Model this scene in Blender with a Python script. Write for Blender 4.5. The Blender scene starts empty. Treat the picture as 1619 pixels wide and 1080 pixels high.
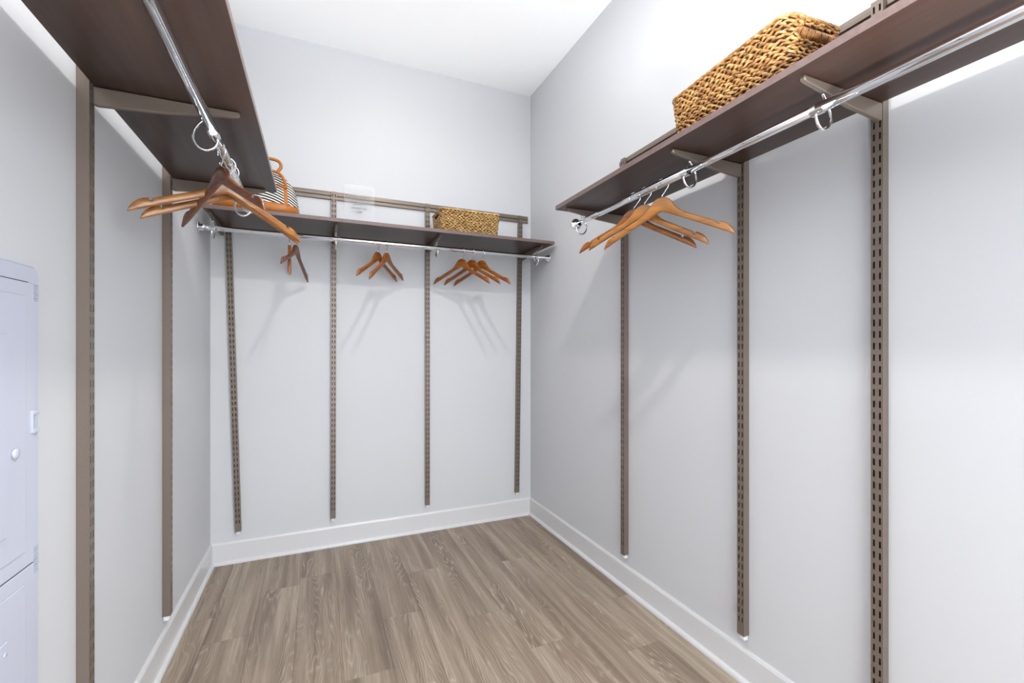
import bpy, math, random
from mathutils import Vector, Matrix
random.seed(7)
PI = math.pi
C = bpy.context.scene.collection

# ------------------------------------------------------------------ camera, world, lights, exposure
sc = bpy.context.scene
sc.view_settings.view_transform = 'Standard'
sc.view_settings.look = 'None'
sc.view_settings.gamma = 1.0
sc.view_settings.use_curve_mapping = False
sc.view_settings.exposure = 0.04
sc.cycles.caustics_reflective = False
sc.cycles.caustics_refractive = False

cd = bpy.data.cameras.new('camera')
cam = bpy.data.objects.new('camera', cd)
C.objects.link(cam)
sc.camera = cam
cam.location = (0, 0, 1.10)
cam.rotation_euler = (PI / 2, 0, -math.atan(306.5 / 708))
cd.sensor_width = 36
cd.lens = 708 / 1619 * 36
cd.shift_y = 10 / 1619
cd.clip_start = 0.02

world = bpy.data.worlds.new('daylight')
sc.world = world
world.use_nodes = True
bg = world.node_tree.nodes['Background']
bg.inputs['Color'].default_value = (0.90, 0.95, 1.0, 1)
bg.inputs['Strength'].default_value = 6.6

LAMPS = [(0.38, 0.80), (0.38, 1.93)]
LAMP_W = (16.5, 3.0)
LAMP_COL = (1.0, 0.965, 0.92)
for (lx, ly), w in zip(LAMPS, LAMP_W):
    ld = bpy.data.lights.new('ceiling_lamp', 'AREA')
    ld.shape = 'DISK'
    ld.size = 0.10
    ld.energy = w
    ld.color = LAMP_COL
    lo = bpy.data.objects.new('ceiling_lamp', ld)
    lo.location = (lx, ly, 2.712)
    C.objects.link(lo)
# added fill lamp near the camera, turned up to brighten the ceiling
fd = bpy.data.lights.new('added_uplight', 'SPOT')
fd.energy = 198
fd.color = (0.94, 0.97, 1.0)
fd.spot_size = math.radians(106)
fd.spot_blend = 0.14
fd.shadow_soft_size = 0.18
fo = bpy.data.objects.new('added_uplight', fd)
fo.location = (0.20, -0.15, 0.85)
fo.rotation_euler = (math.radians(180 - 6), 0, 0)
C.objects.link(fo)

# ------------------------------------------------------------------ room numbers
XL, XR, YB, YF = -0.49, 1.27, 2.63, -1.05
FZ, CZ = 0.019, 2.738

# ------------------------------------------------------------------ materials
def new_mat(name):
    m = bpy.data.materials.new(name)
    m.use_nodes = True
    nt = m.node_tree
    return m, nt, nt.nodes['Principled BSDF']

def srgb(r, g, b):
    f = lambda c: (c / 255 / 12.92) if c / 255 <= 0.04045 else ((c / 255 + 0.055) / 1.055) ** 2.4
    return (f(r), f(g), f(b), 1)

def simple(name, col, rough=0.5, metal=0.0, coat=0.0, bump=0.0, bscale=200, var=0.0):
    m, nt, b = new_mat(name)
    b.inputs['Base Color'].default_value = col
    b.inputs['Roughness'].default_value = rough
    b.inputs['Metallic'].default_value = metal
    b.inputs['Coat Weight'].default_value = coat
    b.inputs['Coat Roughness'].default_value = 0.15
    tc = nt.nodes.new('ShaderNodeTexCoord')
    if bump or var:
        n = nt.nodes.new('ShaderNodeTexNoise')
        n.inputs['Scale'].default_value = bscale
        n.inputs['Detail'].default_value = 3
        nt.links.new(tc.outputs['Object'], n.inputs['Vector'])
    if bump:
        bp = nt.nodes.new('ShaderNodeBump')
        bp.inputs['Strength'].default_value = bump
        bp.inputs['Distance'].default_value = 0.0006
        nt.links.new(n.outputs['Fac'], bp.inputs['Height'])
        nt.links.new(bp.outputs['Normal'], b.inputs['Normal'])
    if var:
        r = nt.nodes.new('ShaderNodeValToRGB')
        r.color_ramp.elements[0].position = 0.3
        r.color_ramp.elements[1].position = 0.7
        r.color_ramp.elements[0].color = tuple(c * (1 - var) for c in col[:3]) + (1,)
        r.color_ramp.elements[1].color = tuple(min(1, c * (1 + var)) for c in col[:3]) + (1,)
        nt.links.new(n.outputs['Fac'], r.inputs['Fac'])
        nt.links.new(r.outputs['Color'], b.inputs['Base Color'])
    return m

def stretched(nt, axis_scale, rand_offset=True):
    """object coordinates scaled per axis plus a per-object random offset"""
    tc = nt.nodes.new('ShaderNodeTexCoord')
    mp = nt.nodes.new('ShaderNodeMapping')
    mp.inputs['Scale'].default_value = axis_scale
    nt.links.new(tc.outputs['Object'], mp.inputs['Vector'])
    if rand_offset:
        oi = nt.nodes.new('ShaderNodeObjectInfo')
        mu = nt.nodes.new('ShaderNodeMath'); mu.operation = 'MULTIPLY'
        mu.inputs[1].default_value = 57.3
        nt.links.new(oi.outputs['Random'], mu.inputs[0])
        cb = nt.nodes.new('ShaderNodeCombineXYZ')
        for k in 'XYZ':
            nt.links.new(mu.outputs[0], cb.inputs[k])
        nt.links.new(cb.outputs[0], mp.inputs['Location'])
    return mp

def ramp(nt, fac, stops):
    r = nt.nodes.new('ShaderNodeValToRGB')
    e = r.color_ramp.elements
    e[0].position, e[0].color = stops[0]
    e[1].position, e[1].color = stops[1]
    for p, c in stops[2:]:
        x = e.new(p); x.color = c
    nt.links.new(fac, r.inputs['Fac'])
    return r

def mnode(nt, op, a, b=None, c=None):
    n = nt.nodes.new('ShaderNodeMath'); n.operation = op
    for i, v in enumerate((a, b, c)):
        if v is None: continue
        if isinstance(v, (int, float)): n.inputs[i].default_value = v
        else: nt.links.new(v, n.inputs[i])
    return n.outputs[0]

def mixc(nt, mode, fac, a, b):
    n = nt.nodes.new('ShaderNodeMix'); n.data_type = 'RGBA'; n.blend_type = mode
    for i, v in ((0, fac), (6, a), (7, b)):
        if isinstance(v, (int, float)): n.inputs[i].default_value = v
        elif isinstance(v, tuple): n.inputs[i].default_value = v
        else: nt.links.new(v, n.inputs[i])
    return n.outputs[2]

# floor planks: greyed oak with wavy contour grain
def floor_material():
    m, nt, b = new_mat('oak_vinyl')
    mp = stretched(nt, (1, 1, 1))
    sep = nt.nodes.new('ShaderNodeSeparateXYZ')
    nt.links.new(mp.outputs[0], sep.inputs[0])
    def noise(sx, sy, detail, rough=0.5, dist=0.0):
        cb = nt.nodes.new('ShaderNodeCombineXYZ')
        nt.links.new(mnode(nt, 'MULTIPLY', sep.outputs[0], sx), cb.inputs[0])
        nt.links.new(mnode(nt, 'MULTIPLY', sep.outputs[1], sy), cb.inputs[1])
        nt.links.new(sep.outputs[2], cb.inputs[2])
        n = nt.nodes.new('ShaderNodeTexNoise')
        n.inputs['Scale'].default_value = 1
        n.inputs['Detail'].default_value = detail
        n.inputs['Roughness'].default_value = rough
        n.inputs['Distortion'].default_value = dist
        nt.links.new(cb.outputs[0], n.inputs['Vector'])
        return n.outputs['Fac']
    big = noise(7.5, 1.1, 3.5, 0.5, 0.2)
    con = mnode(nt, 'MULTIPLY', big, 26)
    con = mnode(nt, 'ADD', con, mnode(nt, 'MULTIPLY', sep.outputs[0], 85))
    con = mnode(nt, 'PINGPONG', con, 0.5)
    con = mnode(nt, 'MULTIPLY', con, 2)
    lines = mnode(nt, 'POWER', con, 3.6)
    fine = noise(300, 5, 3, 0.65)
    pores = noise(900, 30, 1, 0.5)
    soft = noise(22, 1.0, 3, 0.6)
    soft2 = ramp(nt, noise(16, 1.6, 2, 0.5), [(0.38, (0, 0, 0, 1)), (0.66, (1, 1, 1, 1))]).outputs['Color']
    base = ramp(nt, soft, [(0.3, srgb(114, 98, 84)), (0.72, srgb(174, 160, 143)), (0.5, srgb(142, 125, 109))])
    c1 = mixc(nt, 'MIX', mnode(nt, 'MULTIPLY', lines, mnode(nt, 'MULTIPLY', soft2, 0.75)), base.outputs['Color'], srgb(198, 184, 166))
    fr = ramp(nt, fine, [(0.32, (0.78, 0.77, 0.76, 1)), (0.68, (1.14, 1.13, 1.12, 1))])
    c2 = mixc(nt, 'MULTIPLY', 0.8, c1, fr.outputs['Color'])
    pr = ramp(nt, pores, [(0.30, (0.82, 0.8, 0.78, 1)), (0.46, (1, 1, 1, 1))])
    c3 = mixc(nt, 'MULTIPLY', 0.6, c2, pr.outputs['Color'])
    oi = nt.nodes.new('ShaderNodeObjectInfo')
    tone = ramp(nt, oi.outputs['Random'], [(0.0, (0.90, 0.885, 0.87, 1)), (1.0, (1.05, 1.05, 1.06, 1))])
    c4 = mixc(nt, 'MULTIPLY', 1.0, c3, tone.outputs['Color'])
    nt.links.new(c4, b.inputs['Base Color'])
    rr = mnode(nt, 'MULTIPLY_ADD', lines, 0.10, 0.36)
    nt.links.new(rr, b.inputs['Roughness'])
    bp = nt.nodes.new('ShaderNodeBump')
    bp.inputs['Strength'].default_value = 0.25
    bp.inputs['Distance'].default_value = 0.0004
    nt.links.new(fine, bp.inputs['Height'])
    nt.links.new(bp.outputs['Normal'], b.inputs['Normal'])
    return m

def shelf_material(name, dark, light, rough):
    m, nt, b = new_mat(name)
    mp = stretched(nt, (2.2, 60, 60))
    n = nt.nodes.new('ShaderNodeTexNoise')
    n.inputs['Scale'].default_value = 1; n.inputs['Detail'].default_value = 5
    n.inputs['Distortion'].default_value = 0.25
    nt.links.new(mp.outputs[0], n.inputs['Vector'])
    mp2 = stretched(nt, (1.5, 6, 6))
    n2 = nt.nodes.new('ShaderNodeTexNoise')
    n2.inputs['Scale'].default_value = 1; n2.inputs['Detail'].default_value = 2
    nt.links.new(mp2.outputs[0], n2.inputs['Vector'])
    r = ramp(nt, mnode(nt, 'ADD', mnode(nt, 'MULTIPLY', n.outputs['Fac'], .45), mnode(nt, 'MULTIPLY', n2.outputs['Fac'], .55)),
             [(0.35, dark), (0.68, light)])
    nt.links.new(r.outputs['Color'], b.inputs['Base Color'])
    b.inputs['Roughness'].default_value = rough
    return m

def wood_material(name, dark, light, rough=0.22):
    m, nt, b = new_mat(name)
    mp = stretched(nt, (7, 60, 60))
    n = nt.nodes.new('ShaderNodeTexNoise')
    n.inputs['Scale'].default_value = 1; n.inputs['Detail'].default_value = 4
    n.inputs['Distortion'].default_value = 0.8
    nt.links.new(mp.outputs[0], n.inputs['Vector'])
    r = ramp(nt, n.outputs['Fac'], [(0.3, dark), (0.68, light)])
    nt.links.new(r.outputs['Color'], b.inputs['Base Color'])
    b.inputs['Roughness'].default_value = rough + .12
    b.inputs['Coat Weight'].default_value = 0.5
    b.inputs['Coat Roughness'].default_value = 0.12
    return m

M = {}
M['wall'] = simple('wall_paint', srgb(202, 203, 206), 0.55, bump=0.15, bscale=400)
M['ceiling'] = simple('ceiling_paint', srgb(254, 254, 254), 0.8, bump=0.1, bscale=300)
M['trim'] = simple('trim_gloss_white', srgb(210, 210, 211), 0.28, bump=0.03, bscale=60)
M['floor'] = floor_material()
M['underlay'] = simple('plank_joint_dark', srgb(70, 58, 48), 0.9)
M['shelf'] = shelf_material('espresso_laminate', srgb(44, 29, 23), srgb(76, 53, 43), 0.34)
M['shelf_edge'] = simple('espresso_edge_band', srgb(106, 88, 84), 0.35, var=0.12, bscale=90)
M['taupe'] = simple('taupe_powder_coat', srgb(120, 108, 98), 0.36, 0.35, var=0.04, bscale=300)
M['chrome'] = simple('chrome', (0.86, 0.87, 0.89, 1), 0.07, 1.0, var=0.015, bscale=30)
M['wire'] = simple('hook_wire', (0.78, 0.78, 0.79, 1), 0.14, 1.0, var=0.015, bscale=30)
M['wood_a'] = wood_material('hanger_honey_wood', srgb(124, 72, 22), srgb(170, 112, 48))
M['wood_b'] = wood_material('hanger_amber_wood', srgb(106, 54, 8), srgb(150, 86, 20))
M['wood_c'] = wood_material('hanger_walnut_wood', srgb(80, 40, 16), srgb(116, 64, 32))
M['tan'] = simple('tan_leather', srgb(172, 102, 30), 0.42, var=0.08, bscale=35, bump=0.3)
M['plastic'] = simple('enclosure_plastic', srgb(186, 189, 203), 0.38, bump=0.05, bscale=500)
M['clear_foot'] = simple('end_foot_plastic', srgb(222, 222, 222), 0.2)
M['dark_gap'] = simple('gap_shadow_black', srgb(60, 60, 68), 0.8)
M['ink'] = simple('grey_lettering', srgb(84, 82, 84), 0.6)
M['fixture'] = simple('fixture_white_enamel', srgb(240, 240, 238), 0.4)

def basket_material(name, lo, mid, hi):
    m, nt, b = new_mat(name)
    tc = nt.nodes.new('ShaderNodeTexCoord')
    n = nt.nodes.new('ShaderNodeTexNoise'); n.inputs['Scale'].default_value = 75; n.inputs['Detail'].default_value = 3
    nt.links.new(tc.outputs['Object'], n.inputs['Vector'])
    at = nt.nodes.new('ShaderNodeAttribute'); at.attribute_name = 'strand'
    f = mnode(nt, 'ADD', mnode(nt, 'MULTIPLY', n.outputs['Fac'], .75), mnode(nt, 'MULTIPLY', at.outputs['Fac'], .30))
    r = ramp(nt, f, [(0.28, lo), (0.80, hi), (0.5, mid)])
    nt.links.new(r.outputs['Color'], b.inputs['Base Color'])
    b.inputs['Roughness'].default_value = 0.45
    return m
M['seagrass'] = basket_material('golden_seagrass', srgb(104, 62, 24), srgb(158, 110, 56), srgb(204, 166, 108))
M['seagrass_pale'] = basket_material('pale_seagrass', srgb(138, 92, 44), srgb(186, 146, 88), srgb(222, 192, 136))
M['seagrass_in'] = simple('seagrass_lining', srgb(84, 54, 26), 0.9, var=.2, bscale=120)

def stripe_material():
    m, nt, b = new_mat('striped_canvas')
    tc = nt.nodes.new('ShaderNodeTexCoord')
    sp = nt.nodes.new('ShaderNodeSeparateXYZ')
    nt.links.new(tc.outputs['Object'], sp.inputs[0])
    # stripes droop towards the right hand end of the bag
    x2 = mnode(nt, 'POWER', mnode(nt, 'ABSOLUTE', sp.outputs[0]), 2.0)
    h = mnode(nt, 'ADD', sp.outputs[2], mnode(nt, 'MULTIPLY', x2, 2.2))
    h = mnode(nt, 'SUBTRACT', h, mnode(nt, 'MULTIPLY', sp.outputs[1], 0.15))
    fr = mnode(nt, 'FRACT', mnode(nt, 'MULTIPLY', h, 1 / 0.0125))
    s = mnode(nt, 'GREATER_THAN', fr, 0.42)
    c = mixc(nt, 'MIX', s, srgb(232, 228, 220), srgb(28, 26, 28))
    nt.links.new(c, b.inputs['Base Color'])
    b.inputs['Roughness'].default_value = 0.8
    return m
M['stripe'] = stripe_material()

def acrylic_material():
    m, nt, b = new_mat('frosted_clear_acrylic')
    b.inputs['Base Color'].default_value = (0.85, 0.86, 0.87, 1)
    b.inputs['Roughness'].default_value = 0.25
    tr = nt.nodes.new('ShaderNodeBsdfTransparent')
    mx = nt.nodes.new('ShaderNodeMixShader')
    tc = nt.nodes.new('ShaderNodeTexCoord')
    n = nt.nodes.new('ShaderNodeTexNoise'); n.inputs['Scale'].default_value = 8
    nt.links.new(tc.outputs['Object'], n.inputs['Vector'])
    f = mnode(nt, 'MULTIPLY_ADD', n.outputs['Fac'], 0.03, 0.07)
    nt.links.new(f, mx.inputs[0])
    nt.links.new(tr.outputs[0], mx.inputs[1]); nt.links.new(b.outputs[0], mx.inputs[2])
    nt.links.new(mx.outputs[0], nt.nodes['Material Output'].inputs['Surface'])
    return m
M['acrylic'] = acrylic_material()

def glow_material():
    m, nt, b = new_mat('lamp_glass')
    b.inputs['Base Color'].default_value = (0.9, 0.9, 0.9, 1)
    b.inputs['Emission Color'].default_value = (1, 0.97, 0.93, 1)
    b.inputs['Emission Strength'].default_value = 12
    return m
M['glow'] = glow_material()

# ------------------------------------------------------------------ mesh helpers
class MB:
    def __init__(self):
        self.v = []; self.f = []; self.smooth = []
    def add(self, vs, fs, smooth=False):
        o = len(self.v)
        self.v += [tuple(p) for p in vs]
        self.f += [tuple(i + o for i in q) for q in fs]
        self.smooth += [smooth] * len(fs)
    def box(self, a, b, bev=0.0):
        x0, y0, z0 = a; x1, y1, z1 = b
        if not bev:
            vs = [(x, y, z) for z in (z0, z1) for y in (y0, y1) for x in (x0, x1)]
            self.add(vs, [(0, 2, 3, 1), (4, 5, 7, 6), (0, 1, 5, 4), (2, 6, 7, 3), (0, 4, 6, 2), (1, 3, 7, 5)])
            return
        # bevelled box: three stacked rounded loops are enough for a fine edge
        def loop(i, z):
            return [(x0 + i, y0, z), (x1 - i, y0, z), (x1, y0 + i, z), (x1, y1 - i, z), (x1 - i, y1, z), (x0 + i, y1, z), (x0, y1 - i, z), (x0, y0 + i, z)]
        def inner(z):
            xs0, ys0, xs1, ys1 = x0 + bev, y0 + bev, x1 - bev, y1 - bev
            e = bev * .3
            return [(xs0 + e, ys0, z), (xs1 - e, ys0, z), (xs1, ys0 + e, z), (xs1, ys1 - e, z), (xs1 - e, ys1, z), (xs0 + e, ys1, z), (xs0, ys1 - e, z), (xs0, ys0 + e, z)]
        ls = [inner(z0), loop(bev, z0 + bev), loop(bev, z1 - bev), inner(z1)]
        self.rings(ls, cap=True)
    def rings(self, ls, cap=True, smooth=False, closed=False):
        n = len(ls[0]); vs = [p for l in ls for p in l]; fs = []
        R = len(ls)
        for i in range(R if closed else R - 1):
            j = (i + 1) % R
            for k in range(n):
                k2 = (k + 1) % n
                fs.append((i * n + k, i * n + k2, j * n + k2, j * n + k))
        o = len(self.f)
        self.add(vs, fs, smooth)
        if cap and not closed:
            base = len(self.v) - len(vs)
            self.f.append(tuple(base + k for k in reversed(range(n)))); self.smooth.append(False)
            self.f.append(tuple(base + (R - 1) * n + k for k in range(n))); self.smooth.append(False)
    def tube(self, path, r, n=12, cap=True, closed=False, smooth=True, flat=1.0):
        P = [Vector(p) for p in path]
        rr = r if isinstance(r, (list, tuple)) else [r] * len(P)
        ls = []
        T0 = (P[1] - P[0]).normalized()
        up = Vector((0, 0, 1)) if abs(T0.z) < .9 else Vector((1, 0, 0))
        N = T0.cross(up).normalized()
        for i, p in enumerate(P):
            if closed: T = (P[(i + 1) % len(P)] - P[i - 1])
            else: T = P[min(i + 1, len(P) - 1)] - P[max(i - 1, 0)]
            T.normalize()
            N = (N - T * N.dot(T)).normalized()
            B = T.cross(N)
            ls.append([tuple(p + N * math.cos(a) * rr[i] + B * math.sin(a) * rr[i] * flat) for a in [2 * PI * k / n for k in range(n)]])
        self.rings(ls, cap, smooth, closed)
    def prism(self, poly, axis, a, b, bev=0.0):
        """poly: list of 2D points; axis 'x': (y,z) ; 'y': (x,z) ; 'z': (x,y). extruded a..b"""
        def p3(q, t):
            return {'x': (t, q[0], q[1]), 'y': (q[0], t, q[1]), 'z': (q[0], q[1], t)}[axis]
        if bev:
            cx = sum(q[0] for q in poly) / len(poly); cy = sum(q[1] for q in poly) / len(poly)
            n = len(poly); ins = []
            area = sum(poly[i][0] * poly[(i + 1) % n][1] - poly[(i + 1) % n][0] * poly[i][1] for i in range(n))
            sg = 1 if area > 0 else -1
            for i in range(n):
                p0, p1, p2 = Vector(poly[i - 1]), Vector(poly[i]), Vector(poly[(i + 1) % n])
                e1 = (p1 - p0).normalized(); e2 = (p2 - p1).normalized()
                n1 = Vector((-e1.y, e1.x)) * sg; n2 = Vector((-e2.y, e2.x)) * sg
                nn = n1 + n2
                nn = nn / max(.5, nn.dot(n1)) if nn.length > 1e-6 else n1
                q = p1 + nn * bev
                ins.append((q.x, q.y))
            s = 1 if b > a else -1
            ls = [[p3(q, a) for q in ins], [p3(q, a + bev * s) for q in poly], [p3(q, b - bev * s) for q in poly], [p3(q, b) for q in ins]]
        else:
            ls = [[p3(q, a) for q in poly], [p3(q, b) for q in poly]]
        self.rings(ls, True)
    def disc(self, c, axis, prof, n=28):
        """lathe: prof list of (r, t) along axis"""
        ls = []
        for r, t in prof:
            l = []
            for k in range(n):
                a = 2 * PI * k / n
                u, w = r * math.cos(a), r * math.sin(a)
                l.append({'x': (c[0] + t, c[1] + u, c[2] + w), 'y': (c[0] + u, c[1] + t, c[2] + w), 'z': (c[0] + u, c[1] + w, c[2] + t)}[axis])
            ls.append(l)
        self.rings(ls, True, True)
    def mesh(self, name, mat):
        me = bpy.data.meshes.new(name)
        me.from_pydata(self.v, [], self.f)
        me.polygons.foreach_set('use_smooth', self.smooth)
        me.materials.append(mat)
        import bmesh
        bm = bmesh.new(); bm.from_mesh(me)
        bmesh.ops.recalc_face_normals(bm, faces=bm.faces)
        bm.to_mesh(me); bm.free()
        return me
    def obj(self, name, mat, parent=None, kind=None):
        o = bpy.data.objects.new(name, self.mesh(name, mat))
        C.objects.link(o)
        if parent: o.parent = parent
        if kind: o['kind'] = kind
        return o

def mesh_obj(name, me, parent=None):
    o = bpy.data.objects.new(name, me); C.objects.link(o)
    if parent: o.parent = parent
    return o
def empty(name, loc, rz=0):
    o = bpy.data.objects.new(name, None); C.objects.link(o)
    o.location = loc; o.rotation_euler = (0, 0, rz); o.empty_display_size = .05
    return o
def tag(o, label, cat, group=None):
    o['label'] = label; o['category'] = cat
    if group: o['group'] = group
    return o
def struct(o, label=None):
    o['kind'] = 'structure'
    if label: o['label'] = label
    return o

# ------------------------------------------------------------------ room shell
T = 0.10
b = MB(); b.box((XL - T, YB, -.05), (XR + T, YB + T, CZ)); o = struct(b.obj('wall_back', M['wall']), 'pale grey painted back wall behind the rear closet shelf'); o['category'] = 'wall'
b = MB(); b.box((XL - T, YF - T, -.05), (XL, YB, CZ)); o = struct(b.obj('wall_left', M['wall']), 'pale grey painted wall on the left with the plastic enclosure'); o['category'] = 'wall'
b = MB(); b.box((XR, 0.02, -.05), (XR + T, YB, CZ)); b.box((XR, YF - T, 2.30), (XR + T, 0.02, CZ)); o = struct(b.obj('wall_right', M['wall']), 'pale grey painted wall on the right with three metal standards'); o['category'] = 'wall'  # opening behind the camera added to let fill light onto the left wall
# wall behind the camera with a doorway open to daylight
b = MB()
b.box((XL, YF - T, -.05), (-0.30, YF, CZ)); b.box((1.08, YF - T, -.05), (XR, YF, CZ)); b.box((-0.30, YF - T, 2.25), (1.08, YF, CZ))
o = struct(b.obj('wall_front', M['wall']), 'pale grey wall with a wide doorway, behind the camera'); o['category'] = 'wall'
b = MB(); b.box((XL - T, YF - T, CZ), (XR + T, YB + T, CZ + T)); o = struct(b.obj('ceiling', M['ceiling']), 'flat bright white ceiling'); o['category'] = 'ceiling'
b = MB(); b.box((XL - T, YF - 1.6, FZ - .06), (XR + 2.0, YB + T, FZ - .004))
floor = struct(b.obj('floor', M['underlay']), 'floor of greyed oak planks running towards the back wall'); floor['category'] = 'floor'
PW = 0.155
cuts = {-1: 1.939, 0: 2.26, 1: 1.10, 2: 1.546, 3: 1.84, 4: 0.95, 5: 1.714, 6: 1.45, 7: 2.10, 8: 1.30, 9: 1.60}
for k in range(-2, 10):
    x0 = -0.232 + k * PW; x1 = x0 + PW
    xa, xb = max(x0, XL), min(x1, XR)
    if xb - xa < .004: continue
    j = cuts.get(k, 0.9)
    ys = sorted([j + n * 1.22 for n in range(-4, 3)])
    ys = [YF - .9] + [y for y in ys if YF - .7 < y < YB - .05] + [YB]
    for y0, y1 in zip(ys[:-1], ys[1:]):
        q = MB(); g = .0002
        hx, hy = (xb - xa) / 2 - g, (y1 - y0) / 2 - g
        q.box((-hx, -hy, -.004), (hx, hy, 0), bev=.0004)
        pl = q.obj('floor_plank', M['floor'], floor)
        pl.location = ((xa + xb) / 2, (y0 + y1) / 2, FZ)

# baseboards with a shoe moulding
BT, BH = 0.010, 0.128
def board_prof(d):      # d: distance-from-wall, z
    return [(0, FZ), (BT, FZ), (BT, BH - .010), (BT - .003, BH - .002), (BT - .0045, BH), (0, BH)]
def shoe_prof():
    pts = [(BT, FZ)]
    r = .0125
    pts += [(BT + r, FZ), (BT + r, FZ + .004)]
    for a in range(15, 91, 15):
        t = math.radians(a); pts.append((BT + r * math.cos(t), FZ + .004 + r * 1.05 * math.sin(t)))
    return pts
for nm, lab in (('back', 'white baseboard along the back wall'), ('left', 'white baseboard along the left wall'), ('right', 'white baseboard along the right wall')):
    b = MB(); s = MB()
    for mb, pf in ((b, board_prof(0)), (s, shoe_prof())):
        if nm == 'back': mb.prism([(YB - d, z) for d, z in pf], 'x', XL, XR)
        if nm == 'left': mb.prism([(XL + d, z) for d, z in pf], 'y', YF, YB - BT)
        if nm == 'right': mb.prism([(XR - d, z) for d, z in pf], 'y', 0.02, YB - BT)
    o = struct(b.obj('baseboard_' + nm, M['trim']), lab); o['category'] = 'baseboard'
    s.obj('shoe_moulding', M['trim'], o)

# ------------------------------------------------------------------ frames along the walls
# local frame: x along the wall, -y into the room, origin on the wall surface
def frame(wall, s, z=0):
    if wall == 'B': return (s, YB, z), 0.0
    if wall == 'R': return (XR, s, z), -PI / 2
    if wall == 'L': return (XL, s, z), PI / 2

# ---- slotted standards (real slots, hollow channel notched over the hang rail)
SD, SW, TH = 0.023, 0.026, 0.0016
def standard_mesh(length, pitch=0.0283):
    """z from 0 down to -length"""
    m = MB()
    hw = SW / 2
    xs = [-hw, -.0086, -.0042, .0042, .0086, hw]
    n = int((length - .02) / pitch)
    zs = [0.0]
    z = -.012
    rows = []
    for i in range(n):
        rows.append((z, z - .0165)); z -= pitch
    zz = [0.0]
    for a, c in rows: zz += [a, c]
    zz.append(-length)
    for lay, y in ((0, -SD), (1, -SD + TH)):
        vs = [(x, y, q) for q in zz for x in xs]
        fs = []
        for i in range(len(zz) - 1):
            for k in range(5):
                if i % 2 == 1 and k in (1, 3): continue
                fs.append((i * 6 + k, i * 6 + k + 1, (i + 1) * 6 + k + 1, (i + 1) * 6 + k))
        m.add(vs, fs)
    for a, c in rows:      # slot walls
        for x0, x1 in ((-.0086, -.0042), (.0042, .0086)):
            vs = [(x, y, q) for y in (-SD, -SD + TH) for (x, q) in ((x0, a), (x1, a), (x1, c), (x0, c))]
            m.add(vs, [(0, 1, 5, 4), (1, 2, 6, 5), (2, 3, 7, 6), (3, 0, 4, 7)])
    # side flanges, set back where they pass the rail
    for s in (-1, 1):
        x0, x1 = s * hw, s * (hw - TH)
        poly = [(-SD, 0), (-.0115, 0), (-.0115, -.052), (-.0004, -.052), (-.0004, -length), (-SD, -length)]
        m.prism([(p[0], p[1]) for p in poly], 'x', min(x0, x1), max(x0, x1))
    for q in (0, -length):  # end lips of the face
        m.box((-hw, -SD, q - .0005), (hw, -SD + TH, q + .0005))
    return m.mesh('shelf_standard', M['taupe'])
ST_R = standard_mesh(1.768)
shade_strip = MB(); shade_strip.box((-SW / 2 + TH, -.0140, -1.766), (SW / 2 - TH, -.0125, -.003))  # dark strip added behind the slots, coloured as the shade inside them
SHADE_STRIP = shade_strip.mesh('slot_shade_strip', simple('slot_shade_dark', srgb(52, 46, 43), 0.7))
foot = MB(); foot.box((-.010, -.018, -.017), (.010, -.0010, .0), bev=.002); foot.box((-.005, -.0195, -.013), (.005, -.016, -.003))
FOOT = foot.mesh('end_foot', M['clear_foot'])
stds = [
    ('R', 0.647, 0, 'taupe slotted standard on the right wall, nearest the camera'),
    ('R', 1.030, 0, 'taupe slotted standard on the right wall, middle of the three'),
    ('R', 1.639, 0, 'taupe slotted standard on the right wall, farthest from the camera by the shelf end'),
    ('L', 1.300, 0, 'wide looking taupe standard on the left wall, nearest the camera beside the plastic enclosure'),
    ('L', 1.895, 0, 'taupe slotted standard on the left wall, farther from the camera'),
    ('B', -0.418, -1.6, 'leaning slotted standard on the back wall, leftmost, beside the left corner'),
    ('B', 0.079, 0.15, 'slotted standard on the back wall left of the two paired hangers'),
    ('B', 0.590, 0.0, 'slotted standard on the back wall left of the three hangers'),
    ('B', 1.190, 0.75, 'slotted standard on the back wall, rightmost, beside the right corner'),
]
for w, s, lean, lab in stds:
    loc, rz = frame(w, s, 1.945)
    o = mesh_obj('shelf_standard', ST_R)
    o.location = loc
    o.rotation_euler = (0, math.radians(lean) * (1 if w == 'B' else 1), rz)
    tag(o, lab, 'standard')
    iw = mesh_obj('slot_shade_strip', SHADE_STRIP, o); iw['label'] = 'dark strip added behind the slots to stand for their shade'
    f = mesh_obj('end_foot', FOOT, o)
    f.location = (0, 0, -1.768)
    f['label'] = 'small clear plastic end foot'

# ---- hang rails
def rail(w, s0, s1, lab):
    loc, rz = frame(w, 0, 0)
    o = empty('hang_rail', loc, rz)
    if w == 'R': s0, s1 = -s1, -s0        # local x runs towards -Y on the right wall
    b = MB()
    z0, z1 = 1.905, 1.949
    prof = [(0, z0), (-.008, z0), (-.0095, z0 + .003), (-.0095, z0 + .015), (-.007, z0 + .018), (-.003, z0 + .0195), (-.003, z0 + .022),
            (-.0095, z0 + .0235), (-.0095, z0 + .034), (-.0075, z1 - .003), (-.0075, z1), (0, z1)]
    b.prism([(p[0], p[1]) for p in prof], 'x', s0, s1)
    b.obj('rail_channel', M['taupe'], o)
    tag(o, lab, 'rail')
rail('B', -0.47, 1.247, 'long taupe hang rail across the back wall above the rear shelf')
rail('R', 0.04, 1.68, 'taupe hang rail on the right wall just above the right shelf')
rail('L', -0.30, 1.93, 'taupe hang rail on the left wall, mostly hidden by the left shelf')

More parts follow.
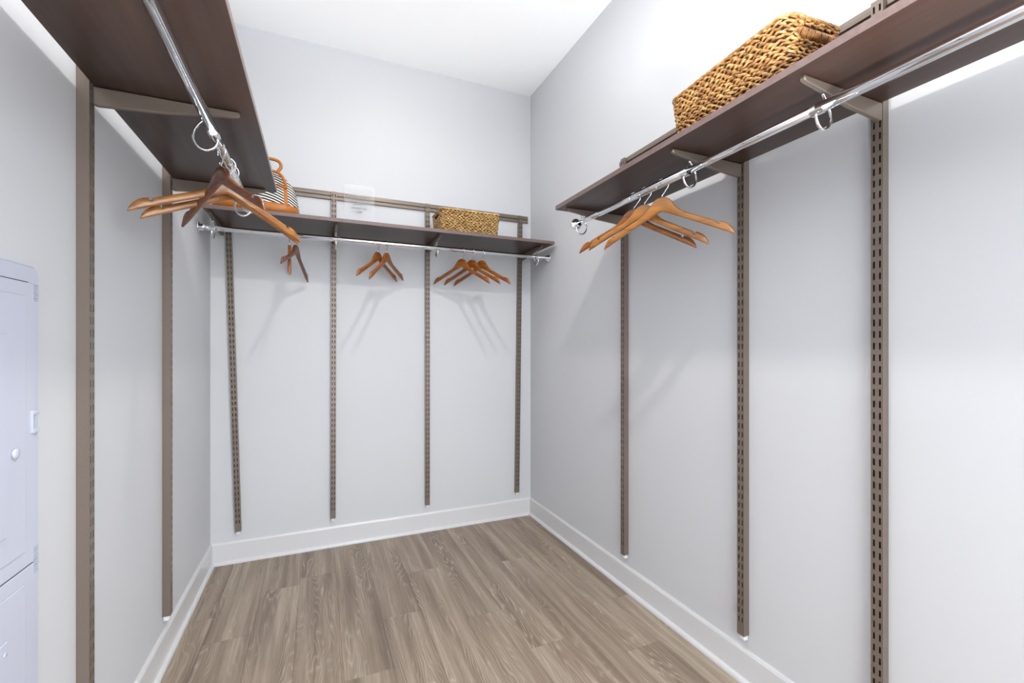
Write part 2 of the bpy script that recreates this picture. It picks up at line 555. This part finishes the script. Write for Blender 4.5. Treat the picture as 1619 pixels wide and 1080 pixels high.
# ---- shelves
def shelf(w, s0, s1, z, depth, rear, lab):
    loc, rz = frame(w, (s0 + s1) / 2, z)
    hl = (s1 - s0) / 2
    b = MB(); b.box((-hl, -depth + .0012, 0), (hl, -rear, .0165))
    o = b.obj('shelf_board', M['shelf'])
    e = MB(); e.box((-hl, -depth, 0), (hl, -depth + .0012, .0165)); e.obj('edge_band', M['shelf_edge'], o)
    e2 = MB(); e2.box((hl, -depth, 0), (hl + .0008, -rear, .0165)); e2.obj('end_band', M['shelf_edge'], o)
    o.location = loc; o.rotation_euler = (0, 0, rz)
    tag(o, lab, 'shelf')
    return o
shelf('R', 0.04, 1.685, 1.690, .338, .027, 'dark brown shelf board on the right wall carrying the large basket')
shelf('L', -0.45, 1.921, 1.690, .346, .027, 'dark brown shelf board on the left wall, seen from below at the top left')
BZ = 1.698
shelf('B', -0.452, 1.252, BZ, .356, .027, 'dark brown shelf board on the back wall under the striped bag and small basket')

# ---- brackets with rod hooks
def bracket_mesh():
    m = MB()
    # side profile (y, z) with top at z=0
    L = .310
    prof = [(-.0245, -.001), (-.0245, -.040), (-.027, -.0425), (-.034, -.0430), (-.15, -.0345), (-.27, -.0175), (-L + .014, -.0145), (-L + .005, -.0125), (-L, -.0075), (-L + .002, -.001)]
    m.prism(prof, 'x', -.0060, .0060, bev=.0018)
    return m.mesh('shelf_bracket', M['taupe'])
BR = bracket_mesh()
mm = MB(); mm.box((-.003, -.026, -.038), (.003, -.018, -.003)); TANG = mm.mesh('mounting_tang', M['taupe'])
def hook_mesh():
    m = MB()
    P = [(.240, -.024), (.232, -.034), (.222, -.047), (.2145, -.060), (.212, -.072), (.2135, -.084), (.219, -.095), (.228, -.1025), (.239, -.105), (.249, -.101), (.257, -.0935), (.2615, -.083), (.2625, -.074)]
    # densify with Catmull-Rom
    Q = []
    for i in range(len(P) - 1):
        p0, p1, p2, p3 = P[max(i - 1, 0)], P[i], P[i + 1], P[min(i + 2, len(P) - 1)]
        for t in (0, .33, .66):
            Q.append(tuple(.5 * ((2 * p1[k]) + (-p0[k] + p2[k]) * t + (2 * p0[k] - 5 * p1[k] + 4 * p2[k] - p3[k]) * t * t + (-p0[k] + 3 * p1[k] - 3 * p2[k] + p3[k]) * t ** 3) for k in (0, 1)))
    Q.append(P[-1])
    m.tube([(0, -d, z) for d, z in Q], .0034, n=12)
    return m.mesh('rod_hook', M['chrome'])
HK = hook_mesh()
def saddle_mesh():
    m = MB()
    poly_o = []; poly_i = []
    for a in range(200, 341, 14):
        t = math.radians(a)
        poly_o.append((-.254 + .0142 * math.cos(t), -.060 + .0142 * math.sin(t)))
        poly_i.append((-.254 + .0122 * math.cos(t), -.060 + .0122 * math.sin(t)))
    m.prism(poly_o + poly_i[::-1], 'x', -.014, .014)
    return m.mesh('hook_saddle', M['chrome'])
SA = saddle_mesh()
brks = [
    ('R', 0.640, 1.690, 'taupe bracket under the right shelf, nearest the camera, with chrome rod hook'),
    ('R', 1.030, 1.690, 'taupe bracket under the middle of the right shelf with chrome rod hook'),
    ('R', 1.639, 1.690, 'taupe bracket under the far end of the right shelf with chrome rod hook'),
    ('L', 1.305, 1.690, 'broad taupe bracket under the left shelf nearest the camera with chrome hook'),
    ('L', 1.900, 1.690, 'taupe bracket under the far end of the left shelf behind the hangers'),
    ('B', -0.436, BZ, 'taupe bracket under the left end of the back shelf'),
    ('B', 0.081, BZ, 'taupe bracket under the back shelf below the striped bag\'s right side'),
    ('B', 0.592, BZ, 'taupe bracket under the back shelf below the small basket'),
    ('B', 1.195, BZ, 'taupe bracket under the right end of the back shelf'),
]
for w, s, z, lab in brks:
    loc, rz = frame(w, s, z)
    o = mesh_obj('shelf_bracket', BR); o.location = loc; o.rotation_euler = (0, 0, rz)
    tag(o, lab, 'bracket')
    mesh_obj('mounting_tang', TANG, o)
    h = mesh_obj('rod_hook', HK, o); h['label'] = 'chrome loop hook'
    mesh_obj('hook_saddle', SA, h)

# ---- closet rods
def rod(w, s0, s1, z, joints, ends, lab):
    """joints: list of s where the tube steps; ends: which ends carry a flange"""
    loc, rz = frame(w, 0, 0)
    o = empty('closet_rod', loc, rz)
    sg = -1 if w == 'R' else 1
    d = .254 if w != 'B' else .252
    segs = [s0] + joints + [s1]
    for i, (a, c) in enumerate(zip(segs[:-1], segs[1:])):
        m = MB()
        r = .0122 if i % 2 == 0 else .0108
        over = .012 if i % 2 else 0
        a2, c2 = a - over, c
        m.disc((0, -d, z), 'x', [(r * .8, sg * a2), (r, sg * (a2 + .001)), (r, sg * (c2 - .001)), (r * .8, sg * c2)], n=32)
        m.obj('rod_tube', M['chrome'], o)
    for s, dr in ends:
        m = MB()
        m.disc((sg * s, -d, z), 'x', [(.010, 0), (.0145, 0), (.0145, -sg * dr * .012), (.022, -sg * dr * .013), (.0235, -sg * dr * .015), (.0235, -sg * dr * .018), (.021, -sg * dr * .0195)][::1], n=32)
        m.obj('end_flange', M['chrome'], o)
    tag(o, lab, 'rod')
rod('R', 0.06, 1.640, 1.630, [0.642, 1.02, 1.48], [(1.638, -1)], 'chrome clothes rod hanging under the right shelf')
rod('L', -0.45, 1.925, 1.630, [1.36], [(1.925, -1)], 'chrome clothes rod hanging under the left shelf')
rod('B', XL + .018, XR - .018, BZ - .060, [], [(XL + .019, 1), (XR - .019, -1)], 'chrome clothes rod under the back shelf spanning wall to wall')

# ------------------------------------------------------------------ hangers
TOP = [(0, 0), (.008, -.0006), (.016, -.003), (.024, -.0080), (.032, -.0165), (.040, -.0275), (.050, -.0395), (.062, -.0500), (.078, -.0590), (.10, -.0685), (.13, -.0815), (.16, -.0945),
       (.1655, -.0968), (.1665, -.1025), (.1735, -.1055), (.1750, -.0985), (.185, -.1010), (.195, -.1065), (.204, -.1150), (.211, -.1260), (.2150, -.1385)]
def top_z(s):
    s = abs(s)
    for (a, za), (c, zc) in zip(TOP[:-1], TOP[1:]):
        if s <= c: return za + (zc - za) * (s - a) / (c - a)
    return TOP[-1][1]
def bot_z(s):
    s = abs(s)
    z = -.0430 - .0975 * s / .215
    if s < .012: z -= .002 * (1 - s / .012)
    return z
def hanger_body(bow):
    m = MB(); ls = []
    ss = sorted(set([t[0] for t in TOP] + [.004, .012, .020, .028, .036, .045, .056, .07, .089, .115, .145, .1535]))
    ss = [-s for s in ss[::-1] if s > 0] + ss
    th = .0068
    for s in ss:
        n0 = bow * (s / .215) ** 2
        zt, zb = top_z(s), bot_z(s)
        if zt - zb < .0012: zt = zb + .0012
        t2 = th * (1 if abs(s) < .19 else max(.45, 1 - (abs(s) - .19) / .05))
        h = zt - zb
        bv = min(.0042, h * .42)
        bx = min(.0036, t2 * .5)
        ls.append([(s, n0 - t2, zb + bv), (s, n0 - t2, zt - bv), (s, n0 - t2 + bx * .4, zt - bv * .35), (s, n0 - t2 + bx, zt), (s, n0 + t2 - bx, zt), (s, n0 + t2 - bx * .4, zt - bv * .35), (s, n0 + t2, zt - bv), (s, n0 + t2, zb + bv),
                   (s, n0 + t2 - bx * .4, zb + bv * .35), (s, n0 + t2 - bx, zb), (s, n0 - t2 + bx, zb), (s, n0 - t2 + bx * .4, zb + bv * .35)])
    m.rings(ls, True, True)
    return m
def hanger_hook():
    m = MB()
    # origin of the hook: crest of the wood at z=0, rod top at z=.058
    r = .0205; cz = .058 + .0018 - r
    P = [(0, 0, -.004), (0, 0, .006), (.002, 0, .012)]
    for a in range(-48, 212, 13):
        t = math.radians(a)
        P.append((r * math.cos(t), 0, cz + r * math.sin(t)))
    P[2] = (.006, 0, .0125)
    m.tube(P, .0017, n=8)
    m.disc((0, 0, 0), 'z', [(.0026, -.002), (.0030, .0), (.0024, .0015)], n=12)
    return m.mesh('hanger_hook', M['wire'])
HH = hanger_hook()
_bodies = {}
def body_mesh(bow, mat):
    if (bow, mat) not in _bodies:
        _bodies[(bow, mat)] = hanger_body(bow).mesh('hanger_body', M[mat])
    return _bodies[(bow, mat)]
def auto_smooth(me, deg=38):
    me.set_sharp_from_angle(angle=math.radians(deg))
RODTOP = {'R': 1.630 + .0116, 'L': 1.630 + .0118, 'B': BZ - .060 + .0122}
hangers = [
    ('R', 1.129, 297, -1.6, .025, 'wood_a', 'honey wooden hanger on the right rod, nearest the camera, its arm reaching farthest right'),
    ('R', 1.208, 297, -5.4, .025, 'wood_a', 'honey wooden hanger on the right rod, middle of the three'),
    ('R', 1.264, 300, -4.8, .025, 'wood_b', 'wooden hanger on the right rod, farthest of the three, its left tip lowest'),
    ('L', 1.405, 305, -2.8, 0, 'wood_c', 'dark walnut hanger on the left rod, crossing in front of two lighter ones'),
    ('L', 1.494, 26, -0.5, .025, 'wood_a', 'honey wooden hanger on the left rod whose left tip reaches farthest left'),
    ('L', 1.548, 32, 1.8, .025, 'wood_a', 'honey wooden hanger on the left rod, rearmost, its left tip just under the other'),
    ('B', -0.125, 92.5, 8, 0, 'wood_b', 'hanger on the back rod seen edge on as a thin upright strip'),
    ('B', -0.096, 77, -2.5, 0, 'wood_c', 'brown hanger on the back rod beside the edge-on hanger, partly behind the left hangers'),
    ('B', 0.277, 56, 4.5, 0, 'wood_b', 'left hanger of the two paired hangers on the back rod'),
    ('B', 0.320, 59, 7.5, 0, 'wood_b', 'right hanger of the two paired hangers on the back rod'),
    ('B', 0.731, 299, -4.6, 0, 'wood_b', 'leftmost of the three amber hangers below the small basket on the back rod'),
    ('B', 0.790, 298, -4.1, 0, 'wood_b', 'middle of the three amber hangers below the small basket on the back rod'),
    ('B', 0.847, 298, -3.6, 0, 'wood_b', 'rightmost of the three amber hangers below the small basket on the back rod'),
]
for w, t, yaw, roll, bow, mat, lab in hangers:
    if w == 'R': x, y = XR - .254, t
    elif w == 'L': x, y = XL + .254, t
    else: x, y = t, YB - .252
    o = empty('clothes_hanger', (x, y, RODTOP[w]))
    o.rotation_mode = 'XYZ'
    o.rotation_euler = (0, -math.radians(roll), math.radians(yaw))
    bd = mesh_obj('hanger_body', body_mesh(bow, mat), o); bd.location = (0, 0, -.058)
    auto_smooth(bd.data)
    hk = mesh_obj('hanger_hook', HH, o); hk.location = (0, 0, -.058); hk['label'] = 'thin chrome wire hook'
    tag(o, lab, 'hanger', {'R': 'wooden hangers on the right rod', 'L': 'wooden hangers on the left rod', 'B': 'wooden hangers on the back rod'}[w])

# ------------------------------------------------------------------ baskets
def basket(name, loc, yaw, L, D, H, rows, lab, flare=.012, seed=1, cr=.03, hole_end=-1, mat='seagrass'):
    rnd = random.Random(seed)
    root = empty(name, loc, yaw)
    tag(root, lab, 'basket', None)
    def perim(u, off, z):
        """point on rounded rectangle of half sizes, u in metres; returns (x,y,tx,ty)"""
        fl = flare * z / H
        hx, hy = L / 2 - flare + fl + off, D / 2 - flare + fl + off
        r = cr + off
        sx, sy = 2 * (hx - r), 2 * (hy - r); q = PI * r / 2
        tot = 2 * (sx + sy) + 4 * q
        u = (u % 1.0) * tot
        segs = [('l', sx, (-hx + r, -hy), (1, 0)), ('c', q, (hx - r, -hy + r), -PI / 2), ('l', sy, (hx, -hy + r), (0, 1)), ('c', q, (hx - r, hy - r), 0),
                ('l', sx, (hx - r, hy), (-1, 0)), ('c', q, (-hx + r, hy - r), PI / 2), ('l', sy, (-hx, hy - r), (0, -1)), ('c', q, (-hx + r, -hy + r), PI)]
        for k, ln, p, a in segs:
            if u <= ln:
                if k == 'l': return (p[0] + a[0] * u, p[1] + a[1] * u, a[0], a[1], tot)
                t = a + u / r
                return (p[0] + r * math.cos(t), p[1] + r * math.sin(t), -math.sin(t), math.cos(t), tot)
            u -= ln
        return (segs[0][2][0], segs[0][2][1], 1, 0, tot)
    # lining shell
    m = MB(); ls = []
    N = 64
    def ring(off, z): return [(*perim(k / N, off, max(z, 0))[:2], z) for k in range(N)]
    ls = [ring(-.006, .003), ring(-.006, H - .008), ring(-.009, H - .008), ring(-.009, .007)]
    m.rings(ls, True)
    m.obj('lining', M['seagrass_in'], root)
    verts, faces, att = [], [], []
    def lump(c, t, n, ln, wd, th, tilt, val):
        """leaf shaped strand: c centre, t tangent, n outward normal"""
        up = Vector((0, 0, 1))
        a = (t * math.cos(tilt) + up * math.sin(tilt)).normalized()
        s = n.cross(a).normalized()
        base = len(verts)
        K = 5
        for i, (q, w) in enumerate(((-.5, .25), (-.25, .85), (.05, 1.0), (.3, .8), (.5, .25))):
            bend = -(abs(q) * 2) ** 2 * .0030
            for k in range(K):
                an = 2 * PI * k / K + .3
                p = c + a * (q * ln) + n * (bend + math.cos(an) * th * w) + s * (math.sin(an) * wd * w)
                verts.append(tuple(p))
                att.append(val)
        for i in range(4):
            for k in range(K):
                k2 = (k + 1) % K
                faces.append((base + i * K + k, base + i * K + k2, base + (i + 1) * K + k2, base + (i + 1) * K + k))
        faces.append(tuple(base + k for k in range(K))); faces.append(tuple(base + 4 * K + k for k in reversed(range(K))))
    rh = (H - .010) / rows
    for r in range(rows):
        z = .004 + (r + .5) * rh
        tot = perim(0, 0, z)[4]
        cnt = int(tot / .0108)
        ph = rnd.random()
        for j in range(cnt):
            u = (j + ph + rnd.uniform(-.12, .12)) / cnt
            x, y, tx, ty, _ = perim(u, 0, z)
            if hole_end and r in (rows - 3, rows - 4) and x * hole_end > L / 2 - .035 and abs(y) < .045: continue
            t = Vector((tx, ty, 0)); n = Vector((ty, -tx, 0))
            c = Vector((x, y, z + rnd.uniform(-.0012, .0012))) + n * rnd.uniform(-.001, .0016)
            side = 1 if (j + r) % 2 else -1
            lump(c + Vector((0, 0, side * rh * .18)), t, n, rnd.uniform(.016, .024), rh * rnd.uniform(.30, .44), rnd.uniform(.0024, .0038), math.radians(side * rnd.uniform(6, 26)), rnd.random())
    me = bpy.data.meshes.new('weave'); me.from_pydata(verts, [], faces)
    at = me.attributes.new('strand', 'FLOAT', 'POINT'); at.data.foreach_set('value', att)
    me.polygons.foreach_set('use_smooth', [True] * len(faces))
    me.materials.append(M[mat])
    wv = mesh_obj('weave', me, root); wv['kind'] = 'stuff'
    # rim: bundled strands wrapped round the top edge
    verts, faces, att = [], [], []
    tot = perim(0, 0, H)[4]
    for lay in range(3):
        cnt = int(tot / .016)
        for j in range(cnt):
            u = (j + rnd.random() * .6) / cnt
            x, y, tx, ty, _ = perim(u, (-.002, .001, -.005)[lay], H)
            t = Vector((tx, ty, 0)); n = Vector((ty, -tx, 0))
            lump(Vector((x, y, H - .006 + (0, -.003, .002)[lay] + rnd.uniform(-.001, .001))), t, n, rnd.uniform(.028, .04), .0034, .0034, math.radians(rnd.uniform(-7, 7)), rnd.random())
    me = bpy.data.meshes.new('rim'); me.from_pydata(verts, [], faces)
    at = me.attributes.new('strand', 'FLOAT', 'POINT'); at.data.foreach_set('value', att)
    me.polygons.foreach_set('use_smooth', [True] * len(faces))
    me.materials.append(M[mat])
    rm = mesh_obj('rim', me, root); rm['kind'] = 'stuff'
    return root, perim

SHT_B, SHT_R = BZ + .0165, 1.690 + .0165
basket('woven_basket', (0.772, 2.445, SHT_B), 0, .345, .20, .142, 15, 'small pale seagrass basket on the back shelf', seed=3, cr=.022, mat='seagrass_pale')
rb, pr = basket('woven_basket', (1.063, 0.862, SHT_R), math.radians(-94.2), .400, .185, .150, 15, 'large golden seagrass basket on the right shelf', seed=5, cr=.034, hole_end=1)
# wrapped handle bowing out of the near end of the right-hand basket
hm = MB()
pth = []
for k in range(13):
    t = PI * k / 12
    pth.append((.194 + .034 * math.sin(t), -.050 * math.cos(t), .112 - .034 * math.sin(t)))
for i in range(60):
    t = i / 59 * 12; a = int(min(11, t)); f = t - a
    c = Vector(pth[a]).lerp(Vector(pth[a + 1]), f)
    d = (Vector(pth[a + 1]) - Vector(pth[a])).normalized()
    u1 = d.cross(Vector((0, 0, 1))).normalized(); u2 = d.cross(u1)
    ringp = [tuple(c + u1 * math.cos(q) * .0088 + u2 * math.sin(q) * .0088 + d * (.002 * math.sin(q))) for q in [2 * PI * k / 8 for k in range(8)]]
    hm.tube(ringp, .0013, n=5, cap=False, closed=True)
hm.tube(pth, .0062, n=8)
ho = hm.obj('basket_handle', M['seagrass'], rb); ho['kind'] = 'stuff'

# ------------------------------------------------------------------ striped bag with tan leather trim
def bag():
    root = empty('striped_bag', (-.262, 2.420, SHT_B), math.radians(-3))
    tag(root, 'striped black and white travel bag with tan leather trim on the back shelf', 'bag')
    def ring(z, hx, hy, cy=0, e=3.2, n=56, grow=0):
        out = []
        for k in range(n):
            a = 2 * PI * k / n; c, s = math.cos(a), math.sin(a)
            x = (hx + grow) * math.copysign(abs(c) ** (2 / e), c); y = (hy + grow) * math.copysign(abs(s) ** (2 / e), s) + cy
            out.append((x, y, z - .10 * max(0, z) * (x / .2) ** 2))
        return out
    prof = [(.003, .160, .085), (.010, .172, .098), (.03, .176, .104), (.055, .176, .106), (.085, .173, .104), (.115, .168, .097), (.145, .158, .084), (.175, .143, .064), (.20, .122, .042), (.216, .095, .022), (.224, .070, .010)]
    m = MB(); m.rings([ring(z, hx, hy) for z, hx, hy in prof], True, True)
    m.obj('bag_body', M['stripe'], root)
    m = MB(); m.rings([ring(z, hx, hy, grow=.0018) for z, hx, hy in ((.001, .158, .083), (.008, .171, .097), (.03, .176, .104), (.052, .176, .106))], True, True)
    m.obj('leather_base', M['tan'], root)
    # front and rear straps running up from the base, each pair ending in a handle
    def surf(x, z, side):
        for (z0, hx0, hy0), (z1, hx1, hy1) in zip(prof[:-1], prof[1:]):
            if z <= z1:
                f = (z - z0) / (z1 - z0); hx = hx0 + (hx1 - hx0) * f; hy = hy0 + (hy1 - hy0) * f; break
        q = max(0, 1 - (abs(x) / hx) ** 3.2) ** (1 / 3.2)
        return Vector((x, side * hy * q, z - .10 * z * (x / .2) ** 2))
    for side in (-1, 1):
        for sx in (-1, 1):
            m = MB(); ls = []
            for i in range(9):
                z = .045 + i * .0120
                x = sx * (.131 - .006 * i / 8)
                p = surf(x, z, side); nrm = Vector((0, side, .35)).normalized()
                w = .0085
                ls.append([tuple(p + Vector((dx, 0, 0)) + nrm * g) for dx, g in ((-w, .0005), (w, .0005), (w, .0032), (-w, .0032))])
            m.rings(ls, True)
            m.obj('leather_strap', M['tan'], root)
            m = MB(); p = surf(sx * .126, .138, side)
            m.disc((p.x, p.y, p.z), 'y', [(.003, side * .002), (.006, side * .002), (.006, side * .006), (.003, side * .007)], n=14)
            m.obj('rivet', M['chrome'], root)
    # rear handle stands up in a boxy loop, front handle lies forward against the bag
    def spline(P, n=6):
        Q = []
        for i in range(len(P) - 1):
            p0, p1, p2, p3 = P[max(i - 1, 0)], P[i], P[i + 1], P[min(i + 2, len(P) - 1)]
            for j in range(n):
                t = j / n
                Q.append(tuple(.5 * (2 * p1[k] + (-p0[k] + p2[k]) * t + (2 * p0[k] - 5 * p1[k] + 4 * p2[k] - p3[k]) * t * t + (-p0[k] + 3 * p1[k] - 3 * p2[k] + p3[k]) * t ** 3) for k in range(3)))
        Q.append(tuple(P[-1])); return Q
    half = [(.110, .060, .150), (.088, .050, .192), (.072, .036, .222), (.082, .034, .244), (.094, .036, .266), (.088, .038, .289), (.066, .040, .300), (.030, .040, .303)]
    path = spline([(-x, y, z) for x, y, z in half] + [(x, y, z) for x, y, z in half[::-1]])
    m = MB(); m.tube(path, .0075, n=10); m.obj('bag_handle', M['tan'], root)
    f0 = surf(.126, .138, -1)
    half = [(.127, f0.y - .004, f0.z - .004), (.126, f0.y - .012, f0.z + .020), (.112, f0.y - .008, f0.z + .050), (.092, f0.y + .016, f0.z + .072), (.062, f0.y + .026, f0.z + .082), (.025, f0.y + .028, f0.z + .085)]
    path = spline([(-x, y, z) for x, y, z in half] + [(x, y, z) for x, y, z in half[::-1]])
    m = MB(); m.tube(path, .0070, n=10); m.obj('bag_handle', M['tan'], root)
    for sx in (-1, 1):
        path = spline([(sx * .127, f0.y - .005, f0.z - .002), (sx * .112, f0.y - .012, f0.z + .002), (sx * .094, f0.y - .016, f0.z + .010)])
        m = MB(); m.tube(path, .0060, n=8); m.obj('handle_tab', M['tan'], root)
    # zip along the top
    m = MB(); m.tube([(x, 0, .2245 - .10 * .22 * (x / .2) ** 2) for x in [-.08 + .02 * i for i in range(9)]], .003, n=6); m.obj('zip', M['tan'], root)
bag()

# ------------------------------------------------------------------ acrylic sign standing on the back shelf against the rail
sg = empty('shelf_sign', (0.2095, YB - .0275, SHT_B))
tag(sg, 'clear acrylic sign with grey lettering leaning on the hang rail', 'sign')
m = MB()
w2, hh, rr = .0797, 1.9965 - SHT_B, .012
poly = []
for cx_, cz_, a0 in ((w2 - rr, rr, -90), (w2 - rr, hh - rr, 0), (-w2 + rr, hh - rr, 90), (-w2 + rr, rr, 180)):
    for a in range(0, 91, 15):
        t = math.radians(a0 + a); poly.append((cx_ + rr * math.cos(t), cz_ + rr * math.sin(t)))
m.prism(poly, 'y', -.001, .001)
m.obj('acrylic_sheet', M['acrylic'], sg)
def text(s, size, x, z, name, bold=0.0):
    cu = bpy.data.curves.new(name, 'FONT'); cu.body = s; cu.size = size; cu.align_x = 'LEFT'; cu.extrude = .0002; cu.offset = bold
    t = bpy.data.objects.new(name, cu); C.objects.link(t)
    bpy.context.view_layer.update()
    me = bpy.data.meshes.new_from_object(t.evaluated_get(bpy.context.evaluated_depsgraph_get()))
    C.objects.unlink(t); bpy.data.objects.remove(t)
    me.materials.clear(); me.materials.append(M['ink'])
    wd = max(v.co.x for v in me.vertices) - min(v.co.x for v in me.vertices)
    return me, wd
def put_line(parts, cx_, z, squeeze, name):
    """parts: list of (string, size, gap after)"""
    ms = [text(s, sz, 0, 0, name) + (gp,) for s, sz, gp in parts]
    total = sum(w * squeeze + g for _, w, g in ms[:-1]) + ms[-1][1] * squeeze
    x = cx_ - total / 2
    holder = None
    vs, fs = [], []
    for me, w, g in ms:
        x0 = min(v.co.x for v in me.vertices); o0 = len(vs)
        vs += [((v.co.x - x0) * squeeze + x, -v.co.z - .0013, v.co.y + z) for v in me.vertices]
        fs += [tuple(i + o0 for i in p.vertices) for p in me.polygons]
        x += w * squeeze + g
    me = bpy.data.meshes.new(name); me.from_pydata(vs, [], fs); me.materials.append(M['ink'])
    return mesh_obj(name, me, sg)
zb = SHT_B
put_line([('H', .0160, .0008), ('ANOVER', .0125, .005), ('C', .0160, .0008), ('OMPANY', .0125, 0)], -.003, 1.9275 - zb, 1.02, 'lettering')
mm = MB(); mm.box((-.036, -.0016, 1.9125 - zb), (.034, -.0011, 1.9138 - zb)); mm.obj('underline', M['ink'], sg)
put_line([('ASK HOW TO', .0155, 0)], -.003, 1.8825 - zb, .66, 'lettering')
put_line([('CUSTOMIZE YOUR', .0155, 0)], -.003, 1.8630 - zb, .66, 'lettering')
put_line([('CLOSET', .0155, 0)], -.003, 1.8435 - zb, .66, 'lettering')

# ------------------------------------------------------------------ plastic enclosure on the left wall
pe = empty('wall_enclosure', (XL, 1.105, 0))
tag(pe, 'white plastic wiring enclosure with two doors mounted on the left wall', 'enclosure')
# local: x out of wall, y negative towards camera
W_, PZ0, PZ1 = .40, .30, 1.2475
def rrect(y0, y1, z0, z1, r):
    pts = []
    for cy_, cz_, a0 in ((y1 - r, z0 + r, -90), (y1 - r, z1 - r, 0), (y0 + r, z1 - r, 90), (y0 + r, z0 + r, 180)):
        for a in range(0, 91, 15):
            t = math.radians(a0 + a); pts.append((cy_ + r * math.cos(t), cz_ + r * math.sin(t)))
    return pts
m = MB(); m.prism(rrect(-W_, .008, PZ0, PZ1, .016), 'x', 0, .014, bev=.003); m.obj('enclosure_frame', M['plastic'], pe)
def panel_door(z0, z1, knob):
    d = MB()
    d.prism(rrect(-W_ + .02, -.014, z0, z1, .003), 'x', .014, .0168, bev=.0009)
    # outer raised field
    for a, c, x0, x1 in (((-W_ + .045, -.044), (z0 + .028, z1 - .024), .0168, .0190), ((-W_ + .10, -.099), (z0 + .075, z1 - .092), .0190, .0222)):
        d.prism(rrect(a[0], a[1], c[0], c[1], .003), 'x', x0, x1, bev=.0016)
    o = d.obj('enclosure_door', M['plastic'], pe)
    k = MB()
    if knob:
        k.disc((.0190, -.077, .921), 'x', [(.009, 0), (.009, .003), (.0065, .0045), (.002, .005)], n=20)
    else:
        k.disc((.0222, -.108, .600), 'x', [(.004, 0), (.004, .001), (.001, .0013)], n=12)
    k.obj('door_knob', M['plastic'], o)
panel_door(.713, 1.216, True)
panel_door(.33, .7105, False)
for ga, gb in (((.0141, -W_ + .02, 1.2163), (.0148, -.028, 1.2178)), ((.0141, -W_ + .02, .7108), (.0148, -.014, .7127))):
    g = MB(); g.box(ga, gb); g.obj('door_gap', M['dark_gap'], pe)
lt = MB()
lt.box((.014, -.026, .946), (.0200, -.021, .987), bev=.001); lt.box((.014, -.021, .979), (.0200, -.002, .987), bev=.001); lt.box((.014, -.021, .946), (.0200, -.002, .955), bev=.001); lt.box((.014, -.013, .955), (.0180, -.010, .979))
lt.obj('latch', M['plastic'], pe)
for zz in [1.2155 - .004 * i for i in range(8)]:
    v = MB(); v.box((.0138, -.0125, zz - .0014), (.0160, .0035, zz), bev=.0004); v.obj('vent_rib', M['plastic'], pe)
for zz in [.737 - .0038 * i for i in range(13)]:
    v = MB(); v.box((.0138, -.0125, zz - .0014), (.0160, .0035, zz), bev=.0004); v.obj('vent_rib', M['plastic'], pe)

# ------------------------------------------------------------------ ceiling lights (just above the frame)
for i, (lx, ly) in enumerate(LAMPS):
    r = empty('ceiling_light', (lx, ly, CZ))
    tag(r, ('round white ceiling light nearer the back wall', 'round white ceiling light nearer the camera')[1 - i], 'light')
    m = MB()
    prof = [(.062, 0), (.080, 0), (.080, -.012), (.074, -.020), (.062, -.020)]
    ls = [[(a_ * math.cos(2 * PI * k / 40), a_ * math.sin(2 * PI * k / 40), z_) for k in range(40)] for a_, z_ in prof]
    m.rings(ls, False, True, True); m.obj('trim_ring', M['fixture'], r)
    m = MB(); m.disc((0, 0, 0), 'z', [(.061, -.001), (.061, -.016), (.058, -.018)], n=40); m.obj('light_lens', M['glow'], r)
